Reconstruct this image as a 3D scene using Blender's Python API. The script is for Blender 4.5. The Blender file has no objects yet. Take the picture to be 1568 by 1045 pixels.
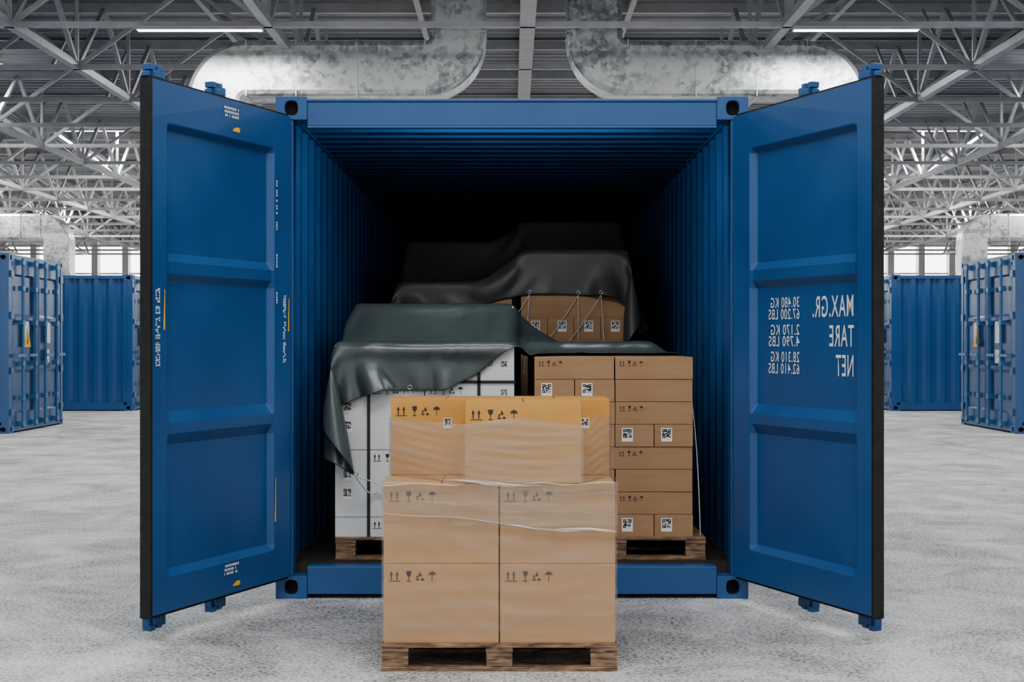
import bpy, bmesh, math, random
import numpy as np
from mathutils import Vector, Matrix
random.seed(7); np.random.seed(7)
scene = bpy.context.scene
COL = scene.collection
try:
    scene.view_settings.view_transform = 'AgX'
    scene.view_settings.look = 'AgX - Medium High Contrast'
except Exception as e: print(e)

# ------------------------------------------------------------ materials
def new_mat(name):
    m = bpy.data.materials.new(name); m.use_nodes = True
    nt = m.node_tree; b = nt.nodes['Principled BSDF']
    return m, nt, b
def noise_mat(name, c1, c2, scale=5, rough=0.5, metal=0.0, bump=0.0, bscale=50, detail=4, stretch=(1,1,1), rr=None, spec=0.5, lo=0.35, hi=0.65, coat=0):
    m, nt, b = new_mat(name); N = nt.nodes; L = nt.links
    tc = N.new('ShaderNodeTexCoord'); mp = N.new('ShaderNodeMapping'); mp.inputs['Scale'].default_value = stretch
    L.new(tc.outputs['Object'], mp.inputs['Vector'])
    n = N.new('ShaderNodeTexNoise'); n.inputs['Scale'].default_value = scale; n.inputs['Detail'].default_value = detail
    L.new(mp.outputs[0], n.inputs['Vector'])
    r = N.new('ShaderNodeValToRGB'); r.color_ramp.elements[0].color = (*c1, 1); r.color_ramp.elements[1].color = (*c2, 1)
    r.color_ramp.elements[0].position = lo; r.color_ramp.elements[1].position = hi
    L.new(n.outputs['Fac'], r.inputs['Fac']); L.new(r.outputs['Color'], b.inputs['Base Color'])
    b.inputs['Roughness'].default_value = rough; b.inputs['Metallic'].default_value = metal
    b.inputs['Specular IOR Level'].default_value = spec
    b.inputs['Coat Weight'].default_value = coat
    if rr:
        mr = N.new('ShaderNodeMapRange'); mr.inputs['To Min'].default_value = rr[0]; mr.inputs['To Max'].default_value = rr[1]
        mr.inputs['From Min'].default_value = 0.3; mr.inputs['From Max'].default_value = 0.7
        L.new(n.outputs['Fac'], mr.inputs['Value']); L.new(mr.outputs[0], b.inputs['Roughness'])
    if bump > 0:
        n2 = N.new('ShaderNodeTexNoise'); n2.inputs['Scale'].default_value = bscale; n2.inputs['Detail'].default_value = 3
        L.new(mp.outputs[0], n2.inputs['Vector'])
        bp = N.new('ShaderNodeBump'); bp.inputs['Strength'].default_value = bump; bp.inputs['Distance'].default_value = 0.01
        L.new(n2.outputs['Fac'], bp.inputs['Height']); L.new(bp.outputs[0], b.inputs['Normal'])
    return m
def emis_mat(name, col, st):
    m, nt, b = new_mat(name)
    b.inputs['Base Color'].default_value = (*col, 1); b.inputs['Emission Color'].default_value = (*col, 1)
    b.inputs['Emission Strength'].default_value = st
    return m

M_BLUE = noise_mat('blue_container_paint', (0.018, 0.078, 0.212), (0.023, 0.092, 0.24), 2.5, 0.36, rr=(0.32, 0.44), bump=0.03, bscale=9)
M_BLUE2 = noise_mat('glossy_blue_container_paint', (0.018, 0.074, 0.20), (0.022, 0.085, 0.22), 0.8, 0.28, spec=0.7)
M_GASKET = noise_mat('black_rubber_gasket', (0.006, 0.006, 0.006), (0.012, 0.012, 0.012), 20, 0.6)
M_DARK = noise_mat('dark_cavity', (0.004, 0.004, 0.005), (0.006, 0.006, 0.007), 5, 0.9)
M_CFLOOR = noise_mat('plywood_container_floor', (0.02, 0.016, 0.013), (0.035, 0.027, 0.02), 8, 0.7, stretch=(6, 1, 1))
M_WHITE = noise_mat('white_stencil_paint', (0.66, 0.66, 0.66), (0.74, 0.74, 0.74), 30, 0.6)
M_YELLOW = noise_mat('yellow_decal', (0.8, 0.42, 0.03), (0.85, 0.46, 0.04), 30, 0.5)
M_STEEL = noise_mat('rod_steel', (0.04, 0.13, 0.27), (0.06, 0.16, 0.31), 8, 0.3)
M_CARD = noise_mat('kraft_cardboard', (0.405, 0.235, 0.112), (0.45, 0.265, 0.13), 3, 0.75, bump=0.10, bscale=6, stretch=(1, 1, 5))
M_CARD2 = noise_mat('kraft_cardboard_brown', (0.31, 0.185, 0.10), (0.36, 0.22, 0.12), 3, 0.75, bump=0.12, bscale=6, stretch=(1, 1, 5))
M_CARDO = noise_mat('kraft_cardboard_orange', (0.49, 0.26, 0.072), (0.54, 0.29, 0.085), 3, 0.7, bump=0.10, bscale=6, stretch=(1, 1, 5))
M_WCARD = noise_mat('white_carton_board', (0.54, 0.55, 0.55), (0.62, 0.63, 0.63), 3, 0.6, bump=0.05, bscale=6)
M_INK = noise_mat('printed_ink', (0.03, 0.022, 0.018), (0.05, 0.035, 0.03), 40, 0.7)
M_LABEL = noise_mat('paper_label', (0.66, 0.66, 0.65), (0.74, 0.74, 0.73), 20, 0.6)
M_STRAP = noise_mat('black_strap', (0.008, 0.008, 0.009), (0.015, 0.015, 0.016), 30, 0.5)
M_ROPE = noise_mat('white_cord', (0.5, 0.5, 0.49), (0.65, 0.65, 0.64), 80, 0.6)
M_TARPG = noise_mat('green_pvc_tarp', (0.046, 0.060, 0.059), (0.058, 0.074, 0.072), 3, 0.36, rr=(0.27, 0.38), bump=0.08, bscale=14, spec=0.6)
M_TARPB = noise_mat('black_pvc_tarp', (0.048, 0.048, 0.050), (0.058, 0.058, 0.060), 3, 0.42, rr=(0.42, 0.54), bump=0.08, bscale=14, spec=0.4)
M_TRUSS = noise_mat('grey_painted_steel', (0.40, 0.402, 0.405), (0.48, 0.482, 0.485), 3, 0.45)
M_DECK = noise_mat('ribbed_roof_deck', (0.25, 0.252, 0.255), (0.32, 0.322, 0.325), 0.6, 0.5)
M_WALL = noise_mat('white_wall_panel', (0.62, 0.62, 0.62), (0.7, 0.7, 0.7), 1, 0.7)
M_LAMP = emis_mat('lamp_diffuser', (1, 1, 1), 4)
M_WIN = emis_mat('daylit_glass', (0.97, 0.98, 1), 3.5)
M_METAL = noise_mat('grommet_steel', (0.35, 0.35, 0.34), (0.45, 0.45, 0.44), 30, 0.3, metal=1)

def galv():
    m, nt, b = new_mat('galvanised_steel'); N = nt.nodes; L = nt.links
    tc = N.new('ShaderNodeTexCoord')
    v = N.new('ShaderNodeTexVoronoi'); v.inputs['Scale'].default_value = 11; L.new(tc.outputs['Object'], v.inputs['Vector'])
    n = N.new('ShaderNodeTexNoise'); n.inputs['Scale'].default_value = 1.1; n.inputs['Detail'].default_value = 9; n.inputs['Roughness'].default_value = 0.7
    L.new(tc.outputs['Object'], n.inputs['Vector'])
    sx = N.new('ShaderNodeSeparateColor'); L.new(v.outputs['Color'], sx.inputs[0])
    a = N.new('ShaderNodeMath'); a.operation = 'MULTIPLY'; a.inputs[1].default_value = 0.18; L.new(sx.outputs[0], a.inputs[0])
    s = N.new('ShaderNodeMath'); s.operation = 'ADD'; L.new(a.outputs[0], s.inputs[0]); L.new(n.outputs['Fac'], s.inputs[1])
    r = N.new('ShaderNodeValToRGB'); r.color_ramp.elements[0].position = 0.44; r.color_ramp.elements[1].position = 0.64
    r.color_ramp.elements[0].color = (0.24, 0.26, 0.26, 1); r.color_ramp.elements[1].color = (0.64, 0.65, 0.645, 1)
    L.new(s.outputs[0], r.inputs['Fac']); L.new(r.outputs[0], b.inputs['Base Color'])
    b.inputs['Metallic'].default_value = 0.45; b.inputs['Roughness'].default_value = 0.32
    return m
M_GALV = galv()
# wood
def wood():
    m, nt, b = new_mat('pallet_wood'); N = nt.nodes; L = nt.links
    tc = N.new('ShaderNodeTexCoord'); mp = N.new('ShaderNodeMapping'); mp.inputs['Scale'].default_value = (3, 6, 22)
    L.new(tc.outputs['Object'], mp.inputs['Vector'])
    n = N.new('ShaderNodeTexNoise'); n.inputs['Scale'].default_value = 4; n.inputs['Detail'].default_value = 6; n.inputs['Distortion'].default_value = 0.6
    L.new(mp.outputs[0], n.inputs['Vector'])
    r = N.new('ShaderNodeValToRGB')
    r.color_ramp.elements[0].position = 0.3; r.color_ramp.elements[0].color = (0.05, 0.030, 0.020, 1)
    r.color_ramp.elements[1].position = 0.70; r.color_ramp.elements[1].color = (0.34, 0.22, 0.135, 1)
    L.new(n.outputs['Fac'], r.inputs['Fac']); L.new(r.outputs[0], b.inputs['Base Color'])
    b.inputs['Roughness'].default_value = 0.75
    return m
M_WOOD = wood()
# floor concrete
def concrete():
    m, nt, b = new_mat('rough_white_concrete'); N = nt.nodes; L = nt.links
    tc = N.new('ShaderNodeTexCoord')
    def nz(sc, det, dist=0, ro=0.5):
        n = N.new('ShaderNodeTexNoise'); n.inputs['Scale'].default_value = sc; n.inputs['Detail'].default_value = det; n.inputs['Distortion'].default_value = dist
        n.inputs['Roughness'].default_value = ro
        L.new(tc.outputs['Object'], n.inputs['Vector']); return n
    a = nz(1.5, 9, 0.6, 0.70); f = nz(55, 3, 0, 0.65); g = nz(9, 6, 0.4, 0.6)
    r = N.new('ShaderNodeValToRGB'); r.color_ramp.elements[0].position = 0.36; r.color_ramp.elements[1].position = 0.62
    r.color_ramp.elements[0].color = (0.46, 0.455, 0.445, 1); r.color_ramp.elements[1].color = (0.76, 0.755, 0.745, 1)
    L.new(a.outputs['Fac'], r.inputs['Fac'])
    r2 = N.new('ShaderNodeValToRGB'); r2.color_ramp.elements[0].position = 0.41; r2.color_ramp.elements[1].position = 0.53
    r2.color_ramp.elements[0].color = (0.24, 0.24, 0.24, 1); r2.color_ramp.elements[1].color = (1, 1, 1, 1)
    L.new(f.outputs['Fac'], r2.inputs['Fac'])
    fm = N.new('ShaderNodeMapRange'); fm.inputs['From Min'].default_value = 0.36; fm.inputs['From Max'].default_value = 0.62
    fm.inputs['To Min'].default_value = 1.0; fm.inputs['To Max'].default_value = 0.45; L.new(a.outputs['Fac'], fm.inputs['Value'])
    mx = N.new('ShaderNodeMix'); mx.data_type = 'RGBA'; mx.blend_type = 'MULTIPLY'; L.new(fm.outputs[0], mx.inputs[0])
    L.new(r.outputs[0], mx.inputs[6]); L.new(r2.outputs[0], mx.inputs[7]); L.new(mx.outputs[2], b.inputs['Base Color'])
    ad = N.new('ShaderNodeMath'); ad.operation = 'ADD'; L.new(f.outputs['Fac'], ad.inputs[0]); L.new(g.outputs['Fac'], ad.inputs[1])
    bp = N.new('ShaderNodeBump'); bp.inputs['Strength'].default_value = 0.9; bp.inputs['Distance'].default_value = 0.03
    L.new(ad.outputs[0], bp.inputs['Height']); L.new(bp.outputs[0], b.inputs['Normal'])
    b.inputs['Roughness'].default_value = 0.55; b.inputs['Specular IOR Level'].default_value = 0.35
    return m
M_CONC = concrete()
# stretch film
def film(name, lo, hi, col, rough):
    m, nt, b = new_mat(name); N = nt.nodes; L = nt.links
    out = N['Material Output']
    b.inputs['Base Color'].default_value = (*col, 1); b.inputs['Roughness'].default_value = rough
    b.inputs['Specular IOR Level'].default_value = 0.8
    tr = N.new('ShaderNodeBsdfTransparent'); mix = N.new('ShaderNodeMixShader')
    tc = N.new('ShaderNodeTexCoord'); mp = N.new('ShaderNodeMapping'); mp.inputs['Scale'].default_value = (1.2, 1.2, 9); mp.inputs['Rotation'].default_value = (0, 0.12, 0)
    L.new(tc.outputs['Object'], mp.inputs['Vector'])
    n = N.new('ShaderNodeTexNoise'); n.inputs['Scale'].default_value = 2.2; n.inputs['Detail'].default_value = 6
    L.new(mp.outputs[0], n.inputs['Vector'])
    mr = N.new('ShaderNodeMapRange'); mr.inputs['From Min'].default_value = 0.35; mr.inputs['From Max'].default_value = 0.7
    mr.inputs['To Min'].default_value = lo; mr.inputs['To Max'].default_value = hi
    L.new(n.outputs['Fac'], mr.inputs['Value']); L.new(mr.outputs[0], mix.inputs['Fac'])
    L.new(tr.outputs[0], mix.inputs[1]); L.new(b.outputs[0], mix.inputs[2]); L.new(mix.outputs[0], out.inputs['Surface'])
    bp = N.new('ShaderNodeBump'); bp.inputs['Strength'].default_value = 0.6; bp.inputs['Distance'].default_value = 0.012
    L.new(n.outputs['Fac'], bp.inputs['Height']); L.new(bp.outputs[0], b.inputs['Normal'])
    return m
M_FILM = film('stretch_film', 0.08, 0.24, (0.54, 0.50, 0.45), 0.16)
M_FILMU = film('stretch_film_dense', 0.26, 0.44, (0.46, 0.41, 0.36), 0.16)
M_FILM2 = film('stretch_film_pleat_highlight', 0.40, 0.75, (0.80, 0.80, 0.79), 0.12)  # bunched film pleats; the whiter colour also paints their highlight

# ------------------------------------------------------------ mesh builder
class MB:
    def __init__(s): s.v = []; s.f = []; s.m = []
    def poly(s, pts, mi=0):
        i = len(s.v); s.v += [tuple(p) for p in pts]; s.f.append(tuple(range(i, i+len(pts)))); s.m.append(mi)
    def hexa(s, c, mi=0):
        i = len(s.v); s.v += [tuple(p) for p in c]
        for q in ((0,3,2,1),(4,5,6,7),(0,1,5,4),(1,2,6,5),(2,3,7,6),(3,0,4,7)):
            s.f.append(tuple(i+k for k in q)); s.m.append(mi)
    def box(s, x0, x1, y0, y1, z0, z1, mi=0):
        s.hexa([(x0,y0,z0),(x1,y0,z0),(x1,y1,z0),(x0,y1,z0),(x0,y0,z1),(x1,y0,z1),(x1,y1,z1),(x0,y1,z1)], mi)
    def beam(s, p, q, w, h=None, mi=0):
        h = h or w; p = Vector(p); q = Vector(q); d = (q-p).normalized()
        up = Vector((0,0,1)) if abs(d.z) < 0.95 else Vector((0,1,0))
        a = d.cross(up).normalized()*w/2; b = d.cross(a).normalized()*h/2
        s.hexa([p-a-b, p+a-b, p+a+b, p-a+b, q-a-b, q+a-b, q+a+b, q-a+b], mi)
    def cyl(s, p, q, r, n=12, mi=0):
        p = Vector(p); q = Vector(q); d = (q-p).normalized()
        up = Vector((0,0,1)) if abs(d.z) < 0.95 else Vector((0,1,0))
        a = d.cross(up).normalized(); b = d.cross(a)
        i = len(s.v)
        for c in (p, q):
            for k in range(n):
                t = 2*math.pi*k/n; s.v.append(tuple(c + a*math.cos(t)*r + b*math.sin(t)*r))
        for k in range(n):
            s.f.append((i+k, i+(k+1)%n, i+n+(k+1)%n, i+n+k)); s.m.append(mi)
        s.f.append(tuple(i+k for k in range(n))[::-1]); s.m.append(mi)
        s.f.append(tuple(i+n+k for k in range(n))); s.m.append(mi)
    def xform(s, fn, start=0):
        for k in range(start, len(s.v)): s.v[k] = tuple(fn(s.v[k]))
    def mesh(s, name, mats, smooth=False, weld=False):
        me = bpy.data.meshes.new(name); me.from_pydata(s.v, [], s.f)
        for m in mats: me.materials.append(m)
        me.polygons.foreach_set('material_index', s.m)
        bm = bmesh.new(); bm.from_mesh(me)
        if weld: bmesh.ops.remove_doubles(bm, verts=bm.verts, dist=1e-5)
        bmesh.ops.recalc_face_normals(bm, faces=bm.faces)
        bm.to_mesh(me); bm.free()
        if smooth: me.polygons.foreach_set('use_smooth', [True]*len(me.polygons))
        me.update(); return me
def add_obj(name, me, parent=None, loc=(0,0,0), rotz=0, bevel=0):
    o = bpy.data.objects.new(name, me); COL.objects.link(o)
    o.location = loc; o.rotation_euler[2] = rotz
    if parent: o.parent = parent
    if bevel:
        b = o.modifiers.new('bevel', 'BEVEL'); b.width = bevel; b.segments = 2; b.limit_method = 'ANGLE'; b.angle_limit = 0.6
    return o
def empty(name, loc=(0,0,0)):
    e = bpy.data.objects.new(name, None); COL.objects.link(e); e.location = loc; return e

# ------------------------------------------------------------ container parts
CL = 12.192; HW = 1.219; CH = 2.591  # length stretched so the unseen far end falls into darkness
def casting(mb, cx, y0, z0, sx, sy):
    w, l, h = 0.162, 0.178, 0.118
    xa, xb = (cx, cx+w) if sx < 0 else (cx-w, cx)
    ya, yb = (y0, y0+l) if sy < 0 else (y0-l, y0)
    def ring(fn, W, H, hw, hh, depth):
        n = 32; rect = []; ell = []
        for k in range(n):
            t = 2*math.pi*k/n; c, s_ = math.cos(t), math.sin(t)
            m = max(abs(c), abs(s_)); rect.append((c/m*W/2, s_/m*H/2))
            ell.append((math.copysign(abs(c)**0.75, c)*hw, math.copysign(abs(s_)**0.75, s_)*hh))
        for k in range(n):
            j = (k+1) % n
            mb.poly([fn(*rect[k], 0), fn(*rect[j], 0), fn(*ell[j], 0), fn(*ell[k], 0)], 0)
            mb.poly([fn(*ell[k], 0), fn(*ell[j], 0), fn(*ell[j], depth), fn(*ell[k], depth)], 0)
        mb.poly([fn(*e, depth) for e in ell], 1)  # near-black cap paints the shade inside the hollow casting
    cxm, cym, czm = (xa+xb)/2, (ya+yb)/2, z0+h/2
    yo, dy = (ya, 1) if sy < 0 else (yb, -1)
    ring(lambda a, b, d: (cxm+a, yo+dy*d, czm+b), w, h, 0.033, 0.038, 0.035)
    xo, dx = (xa, 1) if sx < 0 else (xb, -1)
    ring(lambda a, b, d: (xo+dx*d, cym+a, czm+b), l, h, 0.04, 0.032, 0.035)
    xi = xb if sx < 0 else xa; yi = yb if sy < 0 else ya
    mb.poly([(xa,yi,z0),(xb,yi,z0),(xb,yi,z0+h),(xa,yi,z0+h)])
    mb.poly([(xi,ya,z0),(xi,yb,z0),(xi,yb,z0+h),(xi,ya,z0+h)])
    mb.poly([(xa,ya,z0),(xb,ya,z0),(xb,yb,z0),(xa,yb,z0)]); mb.poly([(xa,ya,z0+h),(xb,ya,z0+h),(xb,yb,z0+h),(xa,yb,z0+h)])
def build_frame(mb):
    for sx in (-1, 1):
        for sy, y0 in ((-1, 0), (1, CL)):
            for z0 in (0, CH-0.118): casting(mb, sx*HW, y0, z0, sx, sy)
    for sx in (-1, 1):
        a, b = sorted((sx*HW, sx*1.128)); a2, b2 = sorted((sx*(HW-0.003), sx*1.16))
        for ya, yb in ((0.004, 0.11), (CL-0.11, CL-0.004)): mb.box(a, b, ya, yb, 0.118, CH-0.118)
        mb.box(a2, b2, 0.178, CL-0.178, CH-0.075, CH-0.012); mb.box(a2, b2, 0.178, CL-0.178, 0.02, 0.165)
    for (ya, yb) in ((0.006, 0.10), (CL-0.10, CL-0.006)):
        mb.box(-1.057, 1.057, ya, yb, 2.440, 2.565); mb.box(-1.057, 1.057, ya, yb, 0.022, 0.166)
    mb.box(-1.057, 1.057, 0.0, 0.13, 2.565, 2.580)
    mb.box(-1.057, 1.057, 0.0, 0.02, 2.428, 2.440)
def corr(mb, axis_fn, L0, L1, pitch, depth, lo, hi, mi=0):
    n = round((L1-L0)/pitch); p = (L1-L0)/n; prof = []
    for i in range(n):
        t = L0+i*p; prof += [(t, 0), (t+p*0.26, 0), (t+p*0.5, depth), (t+p*0.76, depth)]
    prof.append((L1, 0))
    for (a, da), (b, db) in zip(prof[:-1], prof[1:]):
        mb.poly([axis_fn(a, da, lo), axis_fn(b, db, lo), axis_fn(b, db, hi), axis_fn(a, da, hi)], mi)
def build_shell(mb, dep=0.036):
    for s in (-1, 1):
        corr(mb, lambda t, d, z: (s*(1.207-d), t, z), 0.11, CL-0.11, 0.278, dep, 0.16, CH-0.07)
    corr(mb, lambda t, d, x: (x, t, 2.565-d), 0.10, CL-0.10, 0.21, 0.036, -1.17, 1.17)
    corr(mb, lambda t, d, z: (t, CL-0.03-d, z), -1.13, 1.13, 0.25, 0.04, 0.16, CH-0.1)
    mb.box(-1.165, 1.165, 0.10, CL-0.08, 0.10, 0.166, 1)

DW = 1.176; DZ0, DZ1 = 0.124, 2.482
ZP = [(DZ0,0),(0.28,0),(0.305,-.035),(0.865,-.035),(0.915,-.006),(0.965,-.006),(1.015,-.035),(1.595,-.035),(1.63,-.008),(1.685,-.008),(1.725,-.035),(2.275,-.035),(2.30,0),(DZ1,0)]
UP = [0, 0.15, 0.172, 1.028, 1.05, DW-0.014]
def door_local(mb, rods=True):
    def dep(ui, zi): return ZP[zi][1] if ui in (2, 3) else 0
    for i in range(len(UP)-1):
        for j in range(len(ZP)-1):
            q = [(i,j),(i+1,j),(i+1,j+1),(i,j+1)]
            mb.poly([(UP[a], dep(a,b), ZP[b][0]) for a, b in q])
            mb.poly([(UP[a], -0.055, ZP[b][0]) for a, b in q])
    for j in (0, len(ZP)-1):
        z = ZP[j][0]; mb.poly([(0,0,z),(DW-0.014,0,z),(DW-0.014,-.055,z),(0,-.055,z)])
    for u in (0, DW-0.014): mb.poly([(u,0,DZ0),(u,-.055,DZ0),(u,-.055,DZ1),(u,0,DZ1)])
def door_gasket(mb):
    u1 = DW
    mb.box(u1-0.0135, u1, -0.052, 0.004, DZ0-0.010, DZ1+0.010)
    mb.box(0.01, u1, -0.040, -0.008, DZ0-0.012, DZ0-0.0005); mb.box(0.01, u1, -0.040, -0.008, DZ1+0.0005, DZ1+0.010)
def door_hw(mb):
    for u in (0.57, 1.05):
        mb.cyl((u,-0.075,0.06),(u,-0.075,2.54), 0.017, 12)
        for z, s in ((0.085, -1), (2.52, 1)):
            mb.box(u-0.042, u+0.030, -0.105, -0.045, z-0.016, z+0.016)
            mb.box(u-0.060, u-0.036, -0.10, -0.05, z-0.030, z+0.026)
            mb.box(u-0.040, u-0.008, -0.10, -0.055, z+s*0.022-0.018, z+s*0.022+0.022)
            mb.box(u+0.008, u+0.045, -0.10, -0.055, z+s*0.030-0.014, z+s*0.030+0.014)
            mb.box(u+0.030, u+0.050, -0.098, -0.06, z-0.022, z+0.010)
        for z in (0.4, 0.9, 1.7, 2.2): mb.box(u-0.05, u+0.05, -0.096, -0.056, z-0.03, z+0.03)
        mb.box(u-0.35, u, -0.098, -0.085, 1.15-0.02, 1.15+0.02)
    for z in (0.3, 0.95, 1.65, 2.3):
        mb.box(0.0, 0.10, -0.068, -0.0555, z-0.05, z+0.05)

P0 = (1.138, -0.035); DD = (0.376, -0.9266); DN = (-0.9266, -0.376)
def dmap(sg):
    return lambda p: (sg*(P0[0]+p[0]*DD[0]+p[1]*DN[0]), P0[1]+p[0]*DD[1]+p[1]*DN[1], p[2])

root = empty('shipping_container')
mb = MB(); build_frame(mb); add_obj('frame', mb.mesh('container_frame', [M_BLUE, M_DARK], weld=True), root, bevel=0.004)
mb = MB(); build_shell(mb); add_obj('corrugated_shell', mb.mesh('container_shell', [M_BLUE, M_CFLOOR]), root)
def textlike(mb, u0, u1, z0, z1, w, rows, mi=0, vert=False):
    for r in range(rows):
        if not vert:
            h = (z1-z0)/rows; zz = z0+r*h; u = u0
            while u < u1:
                L = random.uniform(0.005, 0.010); 
                if random.random() < 0.82: mb.poly([(u,w,zz+h*.15),(u+L,w,zz+h*.15),(u+L,w,zz+h*.8),(u,w,zz+h*.8)], mi)
                u += L+0.004
        else:
            h = (u1-u0)/rows; uu = u0+r*h; z = z0
            while z < z1:
                L = random.uniform(0.005, 0.012)
                if random.random() < 0.8: mb.poly([(uu+h*.15,w,z),(uu+h*.85,w,z),(uu+h*.85,w,z+L),(uu+h*.15,w,z+L)], mi)
                z += L+0.004
for sg, nm in ((-1, 'left'), (1, 'right')):
    f = dmap(sg)
    mb = MB(); door_local(mb); mb.xform(f); add_obj('door_leaf_'+nm, mb.mesh('door_'+nm, [M_BLUE], weld=True), root, bevel=0.004)
    mb = MB(); door_gasket(mb); mb.xform(f); add_obj('door_gasket_'+nm, mb.mesh('gasket_'+nm, [M_GASKET]), root)
    mb = MB(); door_hw(mb); mb.xform(f); add_obj('lock_rods_'+nm, mb.mesh('rods_'+nm, [M_BLUE]), root, bevel=0.003)
mb = MB(); w = 0.003
textlike(mb, 0.48, 0.60, 2.395, 2.45, w, 3); textlike(mb, 0.48, 0.60, 0.215, 0.27, w, 3)
for z in (2.335, 0.155): mb.poly([(0.47,w,z),(0.53,w,z),(0.53,w,z+0.008),(0.50,w,z+0.022),(0.47,w,z+0.022)], 1)
for a, b in ((2.06, 2.14), (1.97, 2.04), (1.89, 1.95), (1.70, 1.78)): textlike(mb, 0.125, 0.142, a, b, w, 1, vert=True)
for a, b in ((1.45, 1.56), (1.34, 1.43), (1.22, 1.32)):
    textlike(mb, 1.105, 1.14, a, b, w, 3, vert=True); textlike(mb, 0.045, 0.075, a, b, w, 3, vert=True)
textlike(mb, 0.125, 0.142, 1.52, 1.58, w, 1, vert=True)
for u, a, b in ((1.07, 1.38, 1.56), (0.015, 1.38, 1.55), (0.142, 0.42, 0.64)):
    mb.poly([(u,w,a),(u+0.012,w,a),(u+0.004,w,b),(u,w,b)], 1)
mb.xform(dmap(-1)); add_obj('door_decals', mb.mesh('decals', [M_WHITE, M_YELLOW]), root)
def text_on_right(txt, u, z, width, cap):
    cu = bpy.data.curves.new('stencil', 'FONT'); cu.body = txt; cu.size = 1; cu.align_x = 'LEFT'; cu.align_y = 'CENTER'
    cu.materials.append(M_WHITE); cu.offset = 0.006; cu.space_character = 1.12
    o = bpy.data.objects.new('stencil_text', cu); COL.objects.link(o); o.parent = root
    bpy.context.view_layer.update()
    dx = o.dimensions.x; dy = o.dimensions.y
    sx = width/dx; sy = cap/0.70
    f = dmap(1); p = f((u, -0.032, z))
    X = Vector((-DD[0], -DD[1], 0)); Y = Vector((0,0,1)); Z = X.cross(Y)
    Mx = Matrix.Identity(4)
    for r in range(3): Mx[r][0] = X[r]*sx; Mx[r][1] = Y[r]*sy; Mx[r][2] = Z[r]; Mx[r][3] = p[r]
    o.matrix_world = Mx
for t, z, wd in (('MAX.GR.', 1.485, .32), ('TARE', 1.348, .19), ('NET', 1.212, .135)): text_on_right(t, 0.985, z, wd, 0.098)
for t, z in (('30.480 KG', 1.515), ('67.200 LBS', 1.458), ('2.170 KG', 1.382), ('4.790 LBS', 1.326), ('28.310 KG', 1.250), ('62.410 LBS', 1.193)):
    text_on_right(t, 0.55, z, .25 if 'KG' in t else .27, 0.050)

# added fill light hidden behind the header, brightens tarps and walls inside
lp = MB(); lp.box(-0.75, 0.75, 0.135, 0.175, 2.478, 2.515); lp.box(-0.72, 0.72, 0.176, 0.180, 2.482, 2.510, 1)
add_obj('added_header_light', lp.mesh('added_fill_strip', [M_DARK, M_LAMP]), root)
l = bpy.data.lights.new('added_fill_light', 'AREA'); l.shape = 'RECTANGLE'; l.size = 1.4; l.size_y = 0.03; l.energy = 16
lo = bpy.data.objects.new('added_fill_light', l); COL.objects.link(lo); lo.parent = root
lo.location = (0, 0.19, 2.47); lo.rotation_euler = (math.radians(60), 0, 0)

# ------------------------------------------------------------ background containers (closed)
def closed_doors(mb):
    for s in (-1, 1):
        k = len(mb.v)
        door_local(mb)
        mb.xform(lambda p: (s*(1.175-p[0]), 0.012-p[1]*1.0, p[2]), k)
        k = len(mb.v)
        for u in (0.40, 0.95):
            mb.cyl((u,-0.05,0.06),(u,-0.05,2.54), 0.022, 10, 3)
            for z in (0.12, 0.5, 1.0, 1.6, 2.1, 2.48): mb.box(u-0.05, u+0.05, -0.07, 0.012, z-0.035, z+0.035, 3)
            mb.box(u-0.32, u+0.02, -0.08, -0.06, 1.10, 1.14, 3)
        for z in (0.3, 0.9, 1.7, 2.3): mb.box(0.0, 0.12, -0.02, 0.012, z-0.05, z+0.05, 0)
        mb.box(0.58, 0.80, 0.0, 0.003, 1.30, 1.62, 4)
        if s > 0: mb.box(0.62, 0.80, 0.0, 0.003, 1.0, 1.2, 4)
        if s < 0:
            mb.poly([(0.56,-0.004,1.24),(0.88,-0.004,1.24),(0.72,-0.004,1.54)], 5); mb.poly([(0.70,-0.006,1.29),(0.74,-0.006,1.29),(0.725,-0.006,1.45)], 1)
        mb.xform(lambda p: (s*(1.175-p[0]), p[1], p[2]), k)
mb = MB(); build_frame(mb); k = len(mb.m); build_shell(mb, 0.05)
for i in range(k, len(mb.m)):
    if mb.m[i] == 1: mb.m[i] = 2
closed_doors(mb)
bgm = mb.mesh('closed_container', [M_BLUE2, M_DARK, M_CFLOOR, M_STEEL, M_WHITE, M_YELLOW])
for i, (yc) in enumerate((14.25, 20.9, 27.5, 34.1)):
    add_obj('shipping_container', bgm, loc=(-7.2, yc, 0), rotz=math.pi/2)
    add_obj('shipping_container', bgm, loc=(7.2, yc, 0), rotz=-math.pi/2)

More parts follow.
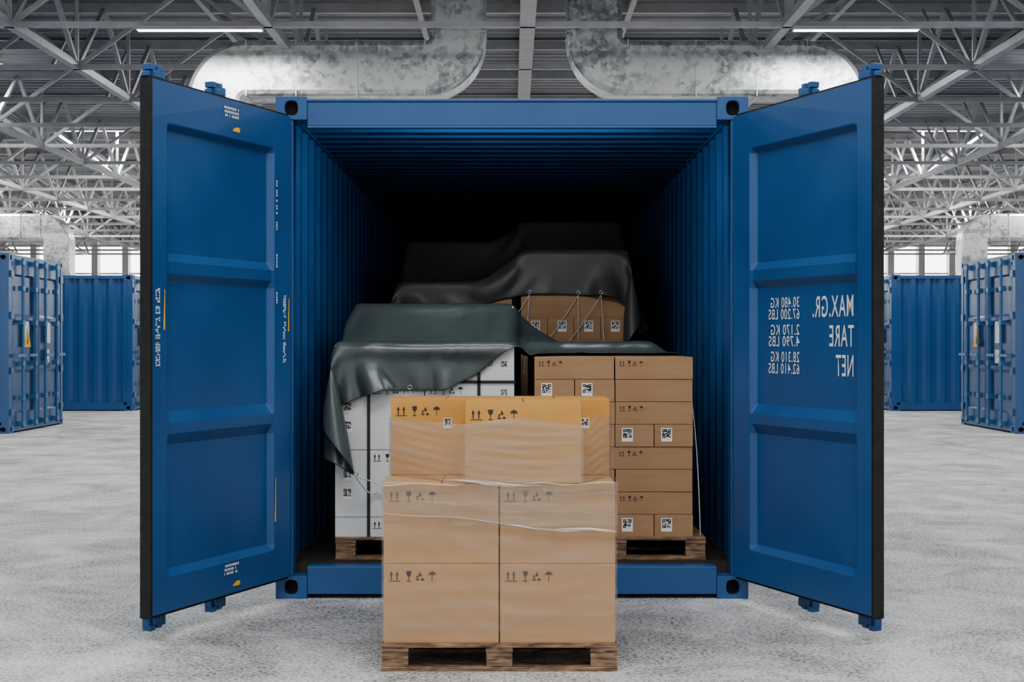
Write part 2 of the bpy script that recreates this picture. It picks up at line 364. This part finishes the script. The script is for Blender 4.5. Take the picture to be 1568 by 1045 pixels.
# ------------------------------------------------------------ pallets & boxes
def pallet_mesh(W, D, H=0.122):
    mb = MB(); t = 0.018
    n = 6; bw = D/n*0.86
    for i in range(n):
        y = i*(D-bw)/(n-1); mb.box(-W/2, W/2, y, y+bw, H-t, H-0.0005)
    for x in (-W/2, -0.055, W/2-0.11): mb.box(x, x+0.11, 0.002, D-0.002, H-2*t, H-t-0.0003)
    for x in (-W/2, -0.055, W/2-0.11):
        for y in (0.004, D/2-0.06, D-0.124): mb.box(x+0.002, x+0.108, y, y+0.12, t, H-2*t-0.0003)
    for y in (0, D/2-0.05, D-0.10): mb.box(-W/2, W/2, y, y+0.10, 0, t-0.0003)
    return mb.mesh('pallet', [M_WOOD])
def icons(mb, x, z, y, s, mi, kinds='AAGRU'):
    def P(pts, ox): mb.poly([(ox+a*s, y, z-s+b*s) for a, b in pts], mi)
    ox = x
    P([(0,0),(1.15,0),(1.15,.07),(0,.07)], ox)
    for k in (0.12, 0.68):
        P([(k+.1,.14),(k+.22,.14),(k+.22,.62),(k+.1,.62)], ox); P([(k,.60),(k+.32,.60),(k+.16,1.0)], ox)
    ox += 1.6*s
    P([(0.1,1),(0.6,1),(0.55,.6),(.35,.45),(.15,.6)], ox); P([(.31,.1),(.39,.1),(.39,.5),(.31,.5)], ox); P([(.15,0),(.55,0),(.55,.08),(.15,.08)], ox)
    ox += 1.0*s
    P([(.0,.1),(.35,.1),(.35,.25),(.12,.25)], ox); P([(.5,.1),(.85,.1),(.7,.35),(.55,.25)], ox); P([(.3,.55),(.42,.95),(.6,.6),(.5,.45)], ox)
    P([(.05,.3),(.18,.3),(.32,.55),(.18,.6)], ox)
    ox += 1.2*s
    P([(0,.6),(.15,.85),(.4,1),(.65,.85),(.8,.6),(.6,.66),(.4,.6),(.2,.66)], ox); P([(.37,.0),(.43,.0),(.43,.62),(.37,.62)], ox)
def qr(mb, x, z, y, s, mw, mk, seed=0):
    mb.poly([(x,y,z-s*1.25),(x+s,y,z-s*1.25),(x+s,y,z),(x,y,z)], mw)
    R = random.Random(seed); n = 9; c = s*0.8/n
    for i in range(n):
        for j in range(n):
            cor = (i < 3 and j < 3) or (i > 5 and j < 3) or (i < 3 and j > 5)
            if cor: on = not (i % 6 == 1 and j % 6 == 1)
            else: on = R.random() < 0.5
            if on:
                a = x+s*0.1+i*c; b = z-s*0.1-j*c
                mb.poly([(a,y-.0006,b-c),(a+c,y-.0006,b-c),(a+c,y-.0006,b),(a,y-.0006,b)], mk)
def carton(name, x0, x1, y0, y1, z0, z1, mat, icon=None, q=None, gap=0.0015, gz=0.0008):
    cx, cy = (x0+x1)/2, (y0+y1)/2; W, D, H = x1-x0-2*gap, y1-y0-2*gap, z1-z0-gz
    mb = MB()
    mb.box(-W/2, W/2, -D/2, D/2, 0, H, 0)
    yf = -D/2-0.0012
    mb.box(-0.002, 0.002, -D/2+0.004, D/2-0.004, H-0.0005, H+0.0002, 1)
    if icon: icons(mb, -W/2+icon[0], H-icon[1], yf, icon[2], 1)
    if q:
        for (qx, qz, qs) in q: qr(mb, -W/2+qx, H-qz, yf, qs, 2, 1, seed=int(abs(x0*997+z0*631+qx*100)))
    me = mb.mesh(name, [mat, M_INK, M_LABEL])
    return add_obj(name, me, loc=(cx, cy, z0), bevel=0.0025)

# front stack
FX0, FX1 = -0.521, 0.419; FY = -1.60; BW = (FX1-FX0)/2; BD = 0.37; PH = 0.112
add_obj('wooden_pallet', pallet_mesh(0.95, 0.76, PH), loc=((FX0+FX1)/2, FY-0.01, 0), bevel=0.003)
BH = 0.322
for L in range(2):
    for r in range(2):
        for c in range(2):
            carton('cardboard_box', FX0+c*BW, FX0+(c+1)*BW, FY+r*BD, FY+(r+1)*BD, PH+L*BH, PH+(L+1)*BH, M_CARD, icon=(0.02, 0.03, 0.042), gap=0.003, gz=0.002)
zt = PH+2*BH
for c in range(2):
    carton('cardboard_box', FX0+c*BW, FX0+(c+1)*BW, FY+BD, FY+2*BD, zt, zt+0.325, M_CARDO, icon=(0.02, 0.03, 0.042), q=[(0.225 if c == 0 else 0.345, 0.08, 0.036)])
carton('cardboard_box', -0.19, 0.28, FY+0.002, FY+BD, zt, zt+0.328, M_CARDO, icon=(0.02, 0.03, 0.042))

def film_ring(pts, z0f, z1f, nz, name, amp, topjit=0.0, parent=None, mat=None):
    P = []
    n = len(pts)
    for i in range(n):
        a = Vector(pts[i]); b = Vector(pts[(i+1) % n]); L = (b-a).length; m = max(2, int(L/0.02))
        nrm = Vector(((b-a).y, -(b-a).x)).normalized()
        for k in range(m): P.append((a.lerp(b, k/m), nrm, math.sin(math.pi*k/m)))
    mb = MB(); N = len(P); idx = 0
    for j in range(nz+1):
        for i, (p, nr, edge) in enumerate(P):
            t = j/nz
            ph = 14*t + 2.5*math.sin(p.x*5+p.y*3)
            d = amp*(0.5+0.5*math.sin(ph*3+p.x*9))*edge
            z = z0f+(z1f-z0f)*t + topjit*(t**3)*math.sin(p.x*13+p.y*7)*1.0
            mb.v.append((p.x+nr.x*d, p.y+nr.y*d, z))
    for j in range(nz):
        for i in range(N):
            mb.f.append((j*N+i, j*N+(i+1)%N, (j+1)*N+(i+1)%N, (j+1)*N+i)); mb.m.append(0)
    return add_obj(name, mb.mesh(name, [mat or M_FILM], smooth=True), parent)
fr = empty('stretch_film')
e = 0.005
film_ring([(FX0-e, FY-e), (FX1+e, FY-e), (FX1+e, FY+2*BD+e), (FX0-e, FY+2*BD+e)], PH+0.01, zt+0.004, 50, 'lower_wrap', 0.005, 0.004, fr)
film_ring([(-0.19-e, FY-e), (0.28+e, FY-e), (FX1+e, FY+BD-0.01), (FX1+e, FY+2*BD+e), (FX0-e, FY+2*BD+e), (FX0-e, FY+BD-0.01)], zt+0.003, zt+0.25, 30, 'upper_wrap', 0.004, 0.012, fr, M_FILMU)
film_ring([(FX0-e-.002, FY-e-.002), (FX1+e+.002, FY-e-.002), (FX1+e+.002, FY+2*BD+e+.002), (FX0-e-.002, FY+2*BD+e+.002)], zt-0.17, zt+0.004, 16, 'overlap_wrap', 0.005, 0.004, fr)
def cord(name, pts, r, mat, parent=None, kind='NURBS'):
    cu = bpy.data.curves.new(name, 'CURVE'); cu.dimensions = '3D'; cu.bevel_depth = r; cu.bevel_resolution = 2
    sp = cu.splines.new(kind); sp.points.add(len(pts)-1)
    for i, p in enumerate(pts): sp.points[i].co = (*p, 1)
    if kind == 'NURBS': sp.use_endpoint_u = True; sp.order_u = 3
    cu.materials.append(mat)
    o = bpy.data.objects.new(name, cu); COL.objects.link(o)
    if parent: o.parent = parent
    return o
def ribbon(name, a, b, wid, k, parent, mat):
    mb = MB(); n = 60; m = 6
    for i in range(n+1):
        t = i/n; x = a[0]+(b[0]-a[0])*t; z = a[1]+(b[1]-a[1])*t+0.005*math.sin(t*7+k)
        w_ = wid*(0.35+0.65*abs(math.sin(t*3.1+k)))*(0.2+0.8*math.sin(math.pi*min(1,max(0,t*0.96+0.02))))
        for j in range(m+1):
            s_ = j/m-0.5
            mb.v.append((x, FY-0.014-0.006*math.cos(s_*math.pi*2+t*8)-0.002*math.sin(t*31+j), z+s_*w_))
    for i in range(n):
        for j in range(m):
            q = i*(m+1)+j; mb.f.append((q, q+1, q+m+2, q+m+1)); mb.m.append(0)
    add_obj(name, mb.mesh(name, [mat], smooth=True), parent)
pleats = [((-0.28, zt+0.014), (0.12, zt-0.010), 0.016, 2), ((-0.22, zt+0.006), (0.16, zt-0.002), 0.008, 2), ((-0.03, 0.588), (0.418, 0.562), 0.015, 2), ((0.10, 0.578), (0.418, 0.560), 0.010, 2),
        ((-0.515, 0.640), (0.0, 0.597), 0.005, 2), ((-0.515, zt-0.004), (-0.2, zt-0.002), 0.008, 2), ((-0.51, zt-0.06), (-0.1, zt-0.09), 0.012, 1), ((0.0, zt-0.03), (0.417, zt-0.015), 0.008, 1),
        ((0.1, zt+0.0), (0.42, zt+0.002), 0.007, 2), ((-0.2, 0.66), (0.41, 0.63), 0.010, 1)]
for k, (a, b, w_, mt) in enumerate(pleats):
    ribbon('film_pleat_%d' % k, a, b, w_, k, fr, M_FILM2 if mt == 2 else M_FILM)

# stacks inside the container
FZ = 0.1665; PT = FZ+0.122
def pal(xc, W, y, D=0.8): add_obj('wooden_pallet', pallet_mesh(W, D), loc=(xc, y, FZ), bevel=0.003)
AX0, AX1 = -0.943, 0.014; AY = 0.23
pal((AX0+AX1)/2, 0.95, AY-0.01)
zs = [PT, 0.394, 0.752, 1.11, 1.31]
for L in range(4):
    for c in range(2):
        w_ = (AX1-AX0)/2; x = AX0+c*w_
        carton('white_carton', x, x+w_, AY, AY+0.78, zs[L], zs[L+1], M_WCARD, icon=(0.20 if c == 0 else 0.02, 0.02, 0.04), gap=0.0025, gz=0.003,
               q=[(0.04, 0.10, 0.05), (0.04, 0.2, 0.05)] if L in (1, 2) and c == 0 else ([(0.40, 0.08, 0.04), (0.33, 0.08, 0.035)] if L == 3 and c == 1 else ([(0.40, 0.03, 0.04)] if L == 2 and c == 1 else None)))
st = empty('cargo_strap')
mb = MB()
for x in (-0.762, -0.176):
    mb.box(x-0.008, x+0.008, AY-0.008, AY-0.003, PT, 1.312)
mb.box(-0.944, 0.020, AY-0.008, AY-0.003, 1.105, 1.120)
add_obj('strap_bands', mb.mesh('straps', [M_STRAP]), st)
pal(-0.46, 0.95, 1.06)
for c in range(2):
    x = -0.93+c*0.47; zz = [PT, 0.7, 1.12, 1.535]
    for L in range(3): carton('white_carton', x, x+0.47, 1.07, 1.85, zz[L], zz[L+1], M_WCARD)
CX0, CXm, CX1 = 0.118, 0.547, 0.964
pal(0.555, 0.95, AY-0.01)
lh = (1.247-PT)/8
for L in range(8):
    z0 = PT+L*lh; top = 7-L
    for c, (a, b) in enumerate(((CX0, CXm), (CXm, CX1))):
        split = (top in (1, 5)) if c == 0 else (top in (3, 7))
        if split:
            m_ = (a+b)/2
            for (p, q_) in ((a, m_), (m_, b)): carton('cardboard_box', p, q_, AY, AY+0.78, z0, z0+lh, M_CARD2, q=[(0.035, 0.018, 0.058)], gap=0.0022, gz=0.0025)
        else:
            ic = (0.02, 0.02, 0.028)
            carton('cardboard_box', a+random.uniform(-.003,.003), b+random.uniform(-.003,.003), AY+random.uniform(0,.006), AY+0.78, z0, z0+lh, M_CARD2, icon=ic if top in (0,2,4,6) else None, gap=0.0022, gz=0.0025)
pal(0.50, 0.95, 1.06)
for c in range(2):
    x = 0.10+c*0.37; zz = [PT, 0.65, 1.0, 1.31]
    for L in range(3): carton('cardboard_box', x, x+0.37, 1.07, 1.80, zz[L], zz[L+1], M_CARD2)
pal(-0.385, 0.95, 2.42); pal(0.57, 0.90, 2.42); pal(-0.385, 0.95, 3.25); pal(0.57, 0.90, 3.25)
def col(x0, x1, y0, y1, ztop, n, split=False):
    h = (ztop-PT)/n
    for L in range(n):
        if split and (n-1-L) == 3:
            k = 4; w_ = (x1-x0)/k
            for i in range(k): carton('cardboard_box', x0+i*w_, x0+(i+1)*w_, y0, y1, PT+L*h, PT+(L+1)*h, M_CARD2, q=[(0.07, 0.02, 0.06)])
        else: carton('cardboard_box', x0, x1, y0, y1, PT+L*h, PT+(L+1)*h, M_CARD2)
col(-0.78, 0.0, 2.43, 3.21, 1.72, 5); col(0.06, 0.79, 2.43, 3.21, 1.94, 11, True)
col(-0.78, 0.0, 3.26, 4.04, 2.05, 3); col(0.06, 0.79, 3.26, 4.04, 2.20, 3)

# ------------------------------------------------------------ cloth
def simulate(U, V, pos, corner, boxes, steps=80, iters=12, r=0.014, bend=0.14, fric=0.2, slack=1.022, xlim=1.15):
    ny, nx = U.shape
    dirs = []
    for dy, dx, k in ((0,1,.27),(1,0,.27),(1,1,.16),(1,-1,.16),(0,2,bend),(2,0,bend),(0,4,bend*0.5),(4,0,bend*0.5)):
        ya, yb = (slice(0, ny-dy), slice(dy, ny))
        xa, xb = (slice(0, nx-dx), slice(dx, nx)) if dx >= 0 else (slice(-dx, nx), slice(0, nx+dx))
        Lf = np.sqrt((U[ya,xa]-U[yb,xb])**2+(V[ya,xa]-V[yb,xb])**2)
        d = pos[ya, xa]-pos[yb, xb]; L3 = np.sqrt((d*d).sum(-1))*slack
        cm = corner[ya, xa] | corner[yb, xb]
        L = np.where(cm, Lf, L3)
        dirs.append((ya, xa, yb, xb, L, k))
    pos = pos + np.random.uniform(-.003, .003, pos.shape)
    B = [(np.array([(a+b)/2, (c+d)/2, (e_+f_)/2]), np.array([(b-a)/2, (d-c)/2, (f_-e_)/2])) for a, b, c, d, e_, f_ in boxes]
    prev = pos.copy(); dt = 1/50
    for s in range(steps):
        vel = (pos-prev)*0.95; prev = pos.copy()
        sp = np.linalg.norm(vel, axis=-1, keepdims=True); vel *= np.minimum(1, 0.02/np.maximum(sp, 1e-9))
        pos = pos+vel; pos[..., 2] -= 9.8*dt*dt*0.4
        for it in range(iters):
            for ya, xa, yb, xb, L, k in dirs:
                d = pos[yb, xb]-pos[ya, xa]; l = np.sqrt((d*d).sum(-1))+1e-9
                c = d*((l-L)/l*k)[..., None]
                pos[ya, xa] += c; pos[yb, xb] -= c
            if it % 3 == 2 or it == iters-1:
                hit = np.zeros(pos.shape[:2], bool)
                for c0, h in B:
                    p = pos-c0; q = np.abs(p)-h; sg = np.where(p >= 0, 1.0, -1.0)
                    o = np.maximum(q, 0); dist = np.sqrt((o*o).sum(-1))
                    ins = (q < 0).all(-1)
                    near = (~ins) & (dist < r)
                    if near.any():
                        dd = (o/np.maximum(dist, 1e-9)[..., None])*sg
                        pos[near] += dd[near]*(r-dist[near])[..., None]
                    if ins.any():
                        qq = q.copy(); qq[..., 2] += 0.03
                        qq[..., 2] = np.where(p[..., 2] > 0, qq[..., 2], -9)
                        ax = qq.argmax(-1)
                        for a in range(3):
                            mk = ins & (ax == a)
                            pos[mk, a] = c0[a]+sg[mk, a]*(h[a]+r)
                    hit |= near | ins
                pos[..., 0] = np.clip(pos[..., 0], -xlim, 1.15)
                if it == iters-1:
                    d = pos[hit]-prev[hit]; d[:, :2] *= fric; pos[hit] = prev[hit]+d
                    prev[hit] = pos[hit]
    return pos
def cloth_obj(name, pos, mat, parent=None):
    ny, nx = pos.shape[:2]; v = pos.reshape(-1, 3).tolist()
    f = [(j*nx+i, j*nx+i+1, (j+1)*nx+i+1, (j+1)*nx+i) for j in range(ny-1) for i in range(nx-1)]
    me = bpy.data.meshes.new(name); me.from_pydata(v, [], f); me.materials.append(mat)
    me.polygons.foreach_set('use_smooth', [True]*len(f))
    o = add_obj(name, me, parent)
    so = o.modifiers.new('thick', 'SOLIDIFY'); so.thickness = 0.004; so.offset = 1
    ss = o.modifiers.new('sub', 'SUBSURF'); ss.levels = 1; ss.render_levels = 1
    return o
def place(U, V, xl, xr, yf, H, bulge=0.14, flute=1.0):
    du = np.where(U < xl, xl-U, np.where(U > xr, U-xr, 0)); sx = np.where(U < xl, -1.0, 1.0)
    dv = np.maximum(yf-V, 0)
    Xc = np.clip(U, xl, xr); Yc = np.maximum(V, yf)
    D = np.hypot(du, dv); ph = np.arctan2(du, dv+1e-9)
    Z = H(Xc, Yc)-D
    both = (du > 1e-6) & (dv > 1e-6)
    fl = np.minimum(dv, 0.25)*(0.10*np.sin(U*17+1.3)+0.06*np.sin(U*31))*flute
    X = Xc+sx*du*0.03+np.where(du > 0, sx*0.012, 0); Y = Yc-dv*0.08-np.abs(fl)*1.2-np.where(dv > 0, 0.012, 0)
    b = np.sin(2*ph)*np.where(both, 1, 0)*D/0.6
    X = X-sx*b*bulge; Y = Y-b*0.05
    return np.stack([X, Y, Z], -1), both
sp = 0.028
sst = lambda t: np.clip(t, 0, 1)**2*(3-2*np.clip(t, 0, 1))
u = np.arange(-1.46, 1.03, sp); nt_ = 78
def frontedge(x):
    ov = np.interp(x, [-2, -0.95, -0.6, -0.35, -0.18, -0.02, 0.05], [0.32, 0.27, 0.225, 0.22, 0.14, 0.02, -0.02])
    rec = np.interp(x, [0.03, 0.14, 0.30, 1.1], [0, 0.22, 0.50, 0.60])
    return AY-ov+rec
T = np.linspace(0, 1, nt_)
U = np.tile(u, (nt_, 1)); fe = frontedge(u); V = fe[None, :]+(2.02-fe[None, :])*T[:, None]
def H1(x, y):
    fl = 1.326-0.062*sst((x-0.03)/0.09)
    bl = 1.552-0.222*sst((x-0.0)/0.40)
    bl = np.where(x > 0.84, 1.33-(x-0.84)*0.35, bl)
    y0 = 0.36+0.40*sst((x-0.02)/0.2)
    t = np.clip((y-y0)/(1.075-y0), 0, 1)
    hz = fl+(bl-fl)*t
    return hz+(0.014*np.sin(x*11+y*5)+0.008*np.sin(x*23-y*9))*(t > 0)*(t < 1)
boxA = (AX0, AX1, AY, AY+0.78, 0.16, 1.31); boxB = (-0.93, 0.01, 1.07, 1.85, 0.16, 1.535)
boxC = (CX0, CX1, AY, AY+0.78, 0.16, 1.247); boxD = (0.10, 0.84, 1.07, 1.80, 0.16, 1.31)
pos, cm = place(U, V, AX0-0.004, 1.3, AY-0.004, H1)
pos = simulate(U, V, pos, cm, [boxA, boxB, boxC, boxD], xlim=0.995, slack=1.03)
tg = empty('green_tarpaulin'); cloth_obj('sheet', pos, M_TARPG, tg); G1 = pos
u = np.arange(-1.14, 1.30, sp); nt_ = 72
fe = 2.43-np.interp(u, [-0.8, -0.3, 0.0, 0.8], [0.18, 0.16, 0.29, 0.33])
T = np.linspace(0, 1, nt_); U = np.tile(u, (nt_, 1)); V = fe[None, :]+(4.15-fe[None, :])*T[:, None]
def H2(x, y):
    t = np.clip((y-2.50)/(3.27-2.50), 0, 1)
    zl = 1.737+(2.067-1.737)*t; zr = 1.957+(2.217-1.957)*t
    a = sst((x+0.38)/0.42); z = zl+(zr-zl)*a
    return z+0.008*np.sin(x*9-y*4)*(t > 0)*(t < 1)
pos, cm = place(U, V, -0.787, 0.812, 2.422, H2, 0.10, flute=0.15)
pos = simulate(U, V, pos, cm, [(-0.78, 0.0, 2.43, 3.21, .16, 1.72), (0.06, 0.80, 2.43, 3.21, .16, 1.94), (-0.78, 0.0, 3.26, 4.04, .16, 2.05), (0.06, 0.80, 3.26, 4.04, .16, 2.20)], slack=1.004, bend=0.2, r=0.018)
tb = empty('black_tarpaulin'); cloth_obj('sheet', pos, M_TARPB, tb); G2 = pos
def grommet(p, parent):
    bpy_m = MB(); n = 16; m = 8; R = 0.011; r = 0.003
    for i in range(n):
        for j in range(m):
            a = 2*math.pi*i/n; b = 2*math.pi*j/m
            bpy_m.v.append((p[0]+(R+r*math.cos(b))*math.cos(a), p[1]-0.006+r*math.sin(b), p[2]+0.02+(R+r*math.cos(b))*math.sin(a)))
    for i in range(n):
        for j in range(m):
            bpy_m.f.append((i*m+j, i*m+(j+1)%m, ((i+1)%n)*m+(j+1)%m, ((i+1)%n)*m+j)); bpy_m.m.append(0)
    add_obj('grommet', bpy_m.mesh('grommet', [M_METAL], smooth=True), parent)
g = empty('tie_cord')
lowi = np.argmin(G1[..., 2]+np.where(G1[..., 1] < AY, 0, 9)); pt = G1.reshape(-1, 3)[lowi]; print('corner', pt)
grommet(pt, tg)
cord('cord_corner', [tuple(pt), (pt[0]+0.06, AY-0.02, pt[2]-0.12), (-0.70, AY-0.02, 0.55), (-0.6, AY-0.02, 0.42)], 0.0035, M_ROPE, g)
cord('cord_corner_b', [tuple(pt), (-0.74, AY-0.02, 0.60), (-0.60, AY-0.02, 0.50)], 0.003, M_ROPE, g)
ci = int(np.argmin(np.abs(np.arange(-1.46, 1.03, sp)+0.53))); k = G1[0, ci]; grommet(k, tg)
cord('cord_front', [tuple(k), (k[0]+0.03, AY-0.02, k[2]-0.08), (k[0]+0.10, AY-0.02, 0.9)], 0.003, M_ROPE, g)
cord('cord_right', [(0.975, AY+0.3, 1.1), (0.985, AY, 0.9), (1.0, AY-0.01, 0.30)], 0.0025, M_ROPE, g)
for i, xx in enumerate((0.12, 0.46, 0.62)):
    idx = int(np.argmin(np.abs(u-xx))); k = G2[0, idx]; grommet(k, tb)
    cord('cord_rear_%d' % i, [tuple(k), (k[0]+0.02*(i-1), 2.40, 1.4), (k[0]+0.04*(i-1), 2.40, 1.1)], 0.003, M_ROPE, g)
    cord('cord_rear_x_%d' % i, [tuple(k), (k[0]-0.12, 2.405, 1.45), (k[0]-0.22, 2.40, 1.32)], 0.0025, M_ROPE, g)

# ------------------------------------------------------------ hall
XL, XR, Y0, Y1, ZC = -38, 38.5, -18, 86, 8.6
mb = MB(); mb.box(XL-0.5, XR+0.5, Y0, Y1+0.5, -0.3, 0); add_obj('floor', mb.mesh('floor', [M_CONC]))
mb = MB(); corr(mb, lambda t, d, x: (x, t, ZC+d), Y0, Y1, 0.45, 0.10, XL, XR); mb.box(XL, XR, Y0, Y1, ZC+0.12, ZC+0.2); add_obj('ceiling', mb.mesh('ceiling', [M_DECK]))
mb = MB(); mb.box(XL, XR, Y1, Y1+0.3, 0, ZC); add_obj('wall_back', mb.mesh('wall_back', [M_WALL]))
mb = MB(); mb.box(XL-0.3, XL, Y0, Y1, 0, ZC); add_obj('wall_left', mb.mesh('wall_left', [M_WALL]))
mb = MB(); mb.box(XR, XR+0.3, Y0, Y1, 0, ZC); add_obj('wall_right', mb.mesh('wall_right', [M_WALL]))
n = 0; x = XL+1
tr = MB()
while x < XR-1:
    n += 1
    mb = MB(); mb.box(x, x+1.5, Y1-0.03, Y1-0.005, 3.9, 7.6)
    add_obj('window_%d' % n, mb.mesh('window', [M_WIN]))
    tr.box(x+1.55, x+1.95, Y1-0.5, Y1-0.001, 0, ZC)
    x += 2.0
tr.box(XL, XR, Y1-0.2, Y1-0.04, 5.7, 5.8); add_obj('trim_1', tr.mesh('pilasters', [M_WALL]))

X0c = 0.27; PX = 4.5; PY = 3.83; ZB = 6.83; ZT = 8.45
mb = MB()
rows = [24.7-7.33+PY*i for i in range(-5, 18)]
for y in rows:
    mb.beam((XL, y, ZB), (XR, y, ZB), 0.10, 0.10); mb.beam((XL, y+PY/2, ZT), (XR, y+PY/2, ZT), 0.14, 0.2)
for k in range(-8, 9):
    x = X0c+k*PX; wd = 0.26 if k == 0 else 0.16
    mb.beam((x, rows[0], ZB+0.02), (x, rows[-1], ZB+0.02), wd, 0.14)
    if k == 0: mb.beam((x, rows[0], ZT), (x, rows[-1], ZT), 0.2, 0.2); 
    for y in rows[:-1]:
        if k == 0:
            continue
        mb.beam((x, y, ZB), (x, y+PY/2, ZT), 0.09); mb.beam((x, y+PY/2, ZT), (x, y+PY, ZB), 0.09)
        s = 1 if k > 0 else -1
        mb.beam((x, y, ZB), (x+s*PX/2, y, ZT), 0.08); mb.beam((x+s*PX/2, y, ZT), (x+s*PX, y, ZB), 0.08)
        mb.beam((x, y, ZB), (x, y, ZT), 0.07)
        if abs(k) >= 2:
            mb.beam((x, y, ZB), (x+s*PX/2, y+PY/2, ZT), 0.07); mb.beam((x+s*PX/2, y+PY/2, ZT), (x, y+PY, ZB), 0.07)
            mb.beam((x-.5, y, ZB-0.0), (x-.5, y+PY*0.5, ZT), 0.06)
for k in range(-8, 9):
    x = X0c+(k+0.5)*PX; mb.beam((x, rows[0], ZT-0.05), (x, rows[-1], ZT-0.05), 0.12, 0.12)
add_obj('roof_truss', mb.mesh('trusses', [M_TRUSS]))

def duct(name, path, w, d):
    mb = MB(); rings = []
    n = len(path); 
    for i in range(n):
        a = Vector(path[max(i-1, 0)]); b = Vector(path[min(i+1, n-1)]); t = (b-a).normalized(); nr = Vector((-t.y, t.x))
        p = Vector(path[i]); base = len(mb.v); rr = 0.10
        sec = []
        for (cx, cy, a0) in ((w/2-rr, d/2-rr, 0), (-w/2+rr, d/2-rr, 90), (-w/2+rr, -d/2+rr, 180), (w/2-rr, -d/2+rr, 270)):
            for q in (0, 45, 90): ang = math.radians(a0+q); sec.append((cx+rr*math.cos(ang), cy+rr*math.sin(ang)))
        for s_, y_ in sec: mb.v.append((p.x+nr.x*s_, y_, p.y+nr.y*s_))
        rings.append(base)
    m = 12
    for i in range(n-1):
        for k in range(m): mb.f.append((rings[i]+k, rings[i]+(k+1)%m, rings[i+1]+(k+1)%m, rings[i+1]+k)); mb.m.append(0)
    mb.f.append(tuple(rings[0]+k for k in range(m))); mb.m.append(0); mb.f.append(tuple(rings[-1]+k for k in range(m))); mb.m.append(0)
    return mb.mesh(name, [M_GALV], smooth=False)
def duct_at(xv, xe, y, z, w=1.03, down=2.6):
    s = 1 if xe > xv else -1; R = w/2+0.10
    path = [(xv, ZC-0.02), (xv, z+R+0.3)]
    for a in range(0, 91, 6):
        t = math.radians(a); path.append((xv+s*R*(1-math.cos(t)), z+R-R*math.sin(t)))
    L0 = xv+s*R; L1 = xe-s*R
    path += [(L0+(L1-L0)*k/3, z) for k in (1, 2)]
    for a in range(0, 91, 6):
        t = math.radians(a); path.append((L1+s*R*math.sin(t), z-R*(1-math.cos(t))))
    path.append((xe, z-down))
    root = empty('ventilation_duct', (0, y, 0))
    add_obj('duct_run', duct('duct', path, w, w*0.9), root)
    fl = MB(); hw = w/2+0.012; hd = w*0.45+0.012
    for k in (0.0, 0.38, 0.72, 1.0):
        x = L0+(L1-L0)*k; fl.box(x-0.012, x+0.012, -hd, hd, z-hw, z+hw)
    fl.box(xv-hw, xv+hw, -hd, hd, z+R+0.05, z+R+0.08)
    add_obj('flanges', fl.mesh('flanges', [M_GALV]), root)
yd = 27-7.33
duct_at(X0c-1.28, X0c-5.85, yd, 6.44); duct_at(X0c+1.28, X0c+5.85, yd, 6.44)
duct_at(-23.5, -19.2, 53, 6.15, 1.1); duct_at(23.5, 19.5, 53, 6.15, 1.1)

# ------------------------------------------------------------ lamps
def area(name, x, y, z, sx, sy, power, parent=None):
    l = bpy.data.lights.new(name, 'AREA'); l.shape = 'RECTANGLE'; l.size = sx; l.size_y = sy; l.energy = power
    o = bpy.data.objects.new(name, l); COL.objects.link(o); o.location = (x, y, z)
    if parent: o.parent = parent
    return o
mb = MB(); mb.box(-1.1, 1.1, -0.09, 0.09, 0.0, 0.06, 0); mb.box(-1.07, 1.07, -0.07, 0.07, -0.012, -0.0005, 1)
lampm = mb.mesh('strip_lamp', [M_TRUSS, M_LAMP])
for ri, y in enumerate((rows[5], rows[8], rows[11], rows[14], rows[17])):
    for x in (-22.5, -14, -5.4, 5.95, 14.5, 23):
        o = add_obj('ceiling_lamp', lampm, loc=(x, y-0.1, ZB-0.12 if ri == 0 else 8.36))  # first row stands for real fixtures; rear rows added to brighten the far hall
        area('lamp_light', 0, 0, -0.03, 2.1, 0.14, (260, 420, 650, 850, 1000)[ri], o)
for (x, y, p) in ((0, -5.0, 440), (-7, -1, 400), (7, -1, 400), (-7, 7, 400), (7, 7, 400), (0, 9, 280), (-14, 12, 430), (14, 12, 430), (0, -11, 380)):
    o = area('overhead_fill_light', x, y, 7.6, 5, 2.5, p)  # added area lights above the view, no fixtures; soft overhead fill

w = bpy.data.worlds.new('world'); scene.world = w; w.use_nodes = True
bg = w.node_tree.nodes['Background']; bg.inputs[0].default_value = (0.97, 0.98, 1, 1); bg.inputs[1].default_value = 1.3

cam = bpy.data.cameras.new('camera'); co = bpy.data.objects.new('camera', cam); COL.objects.link(co)
co.location = (0, -7.33, 1.33); co.rotation_euler = (math.pi/2, 0, 0); cam.lens = 50; cam.sensor_width = 36; cam.clip_end = 300
scene.camera = co
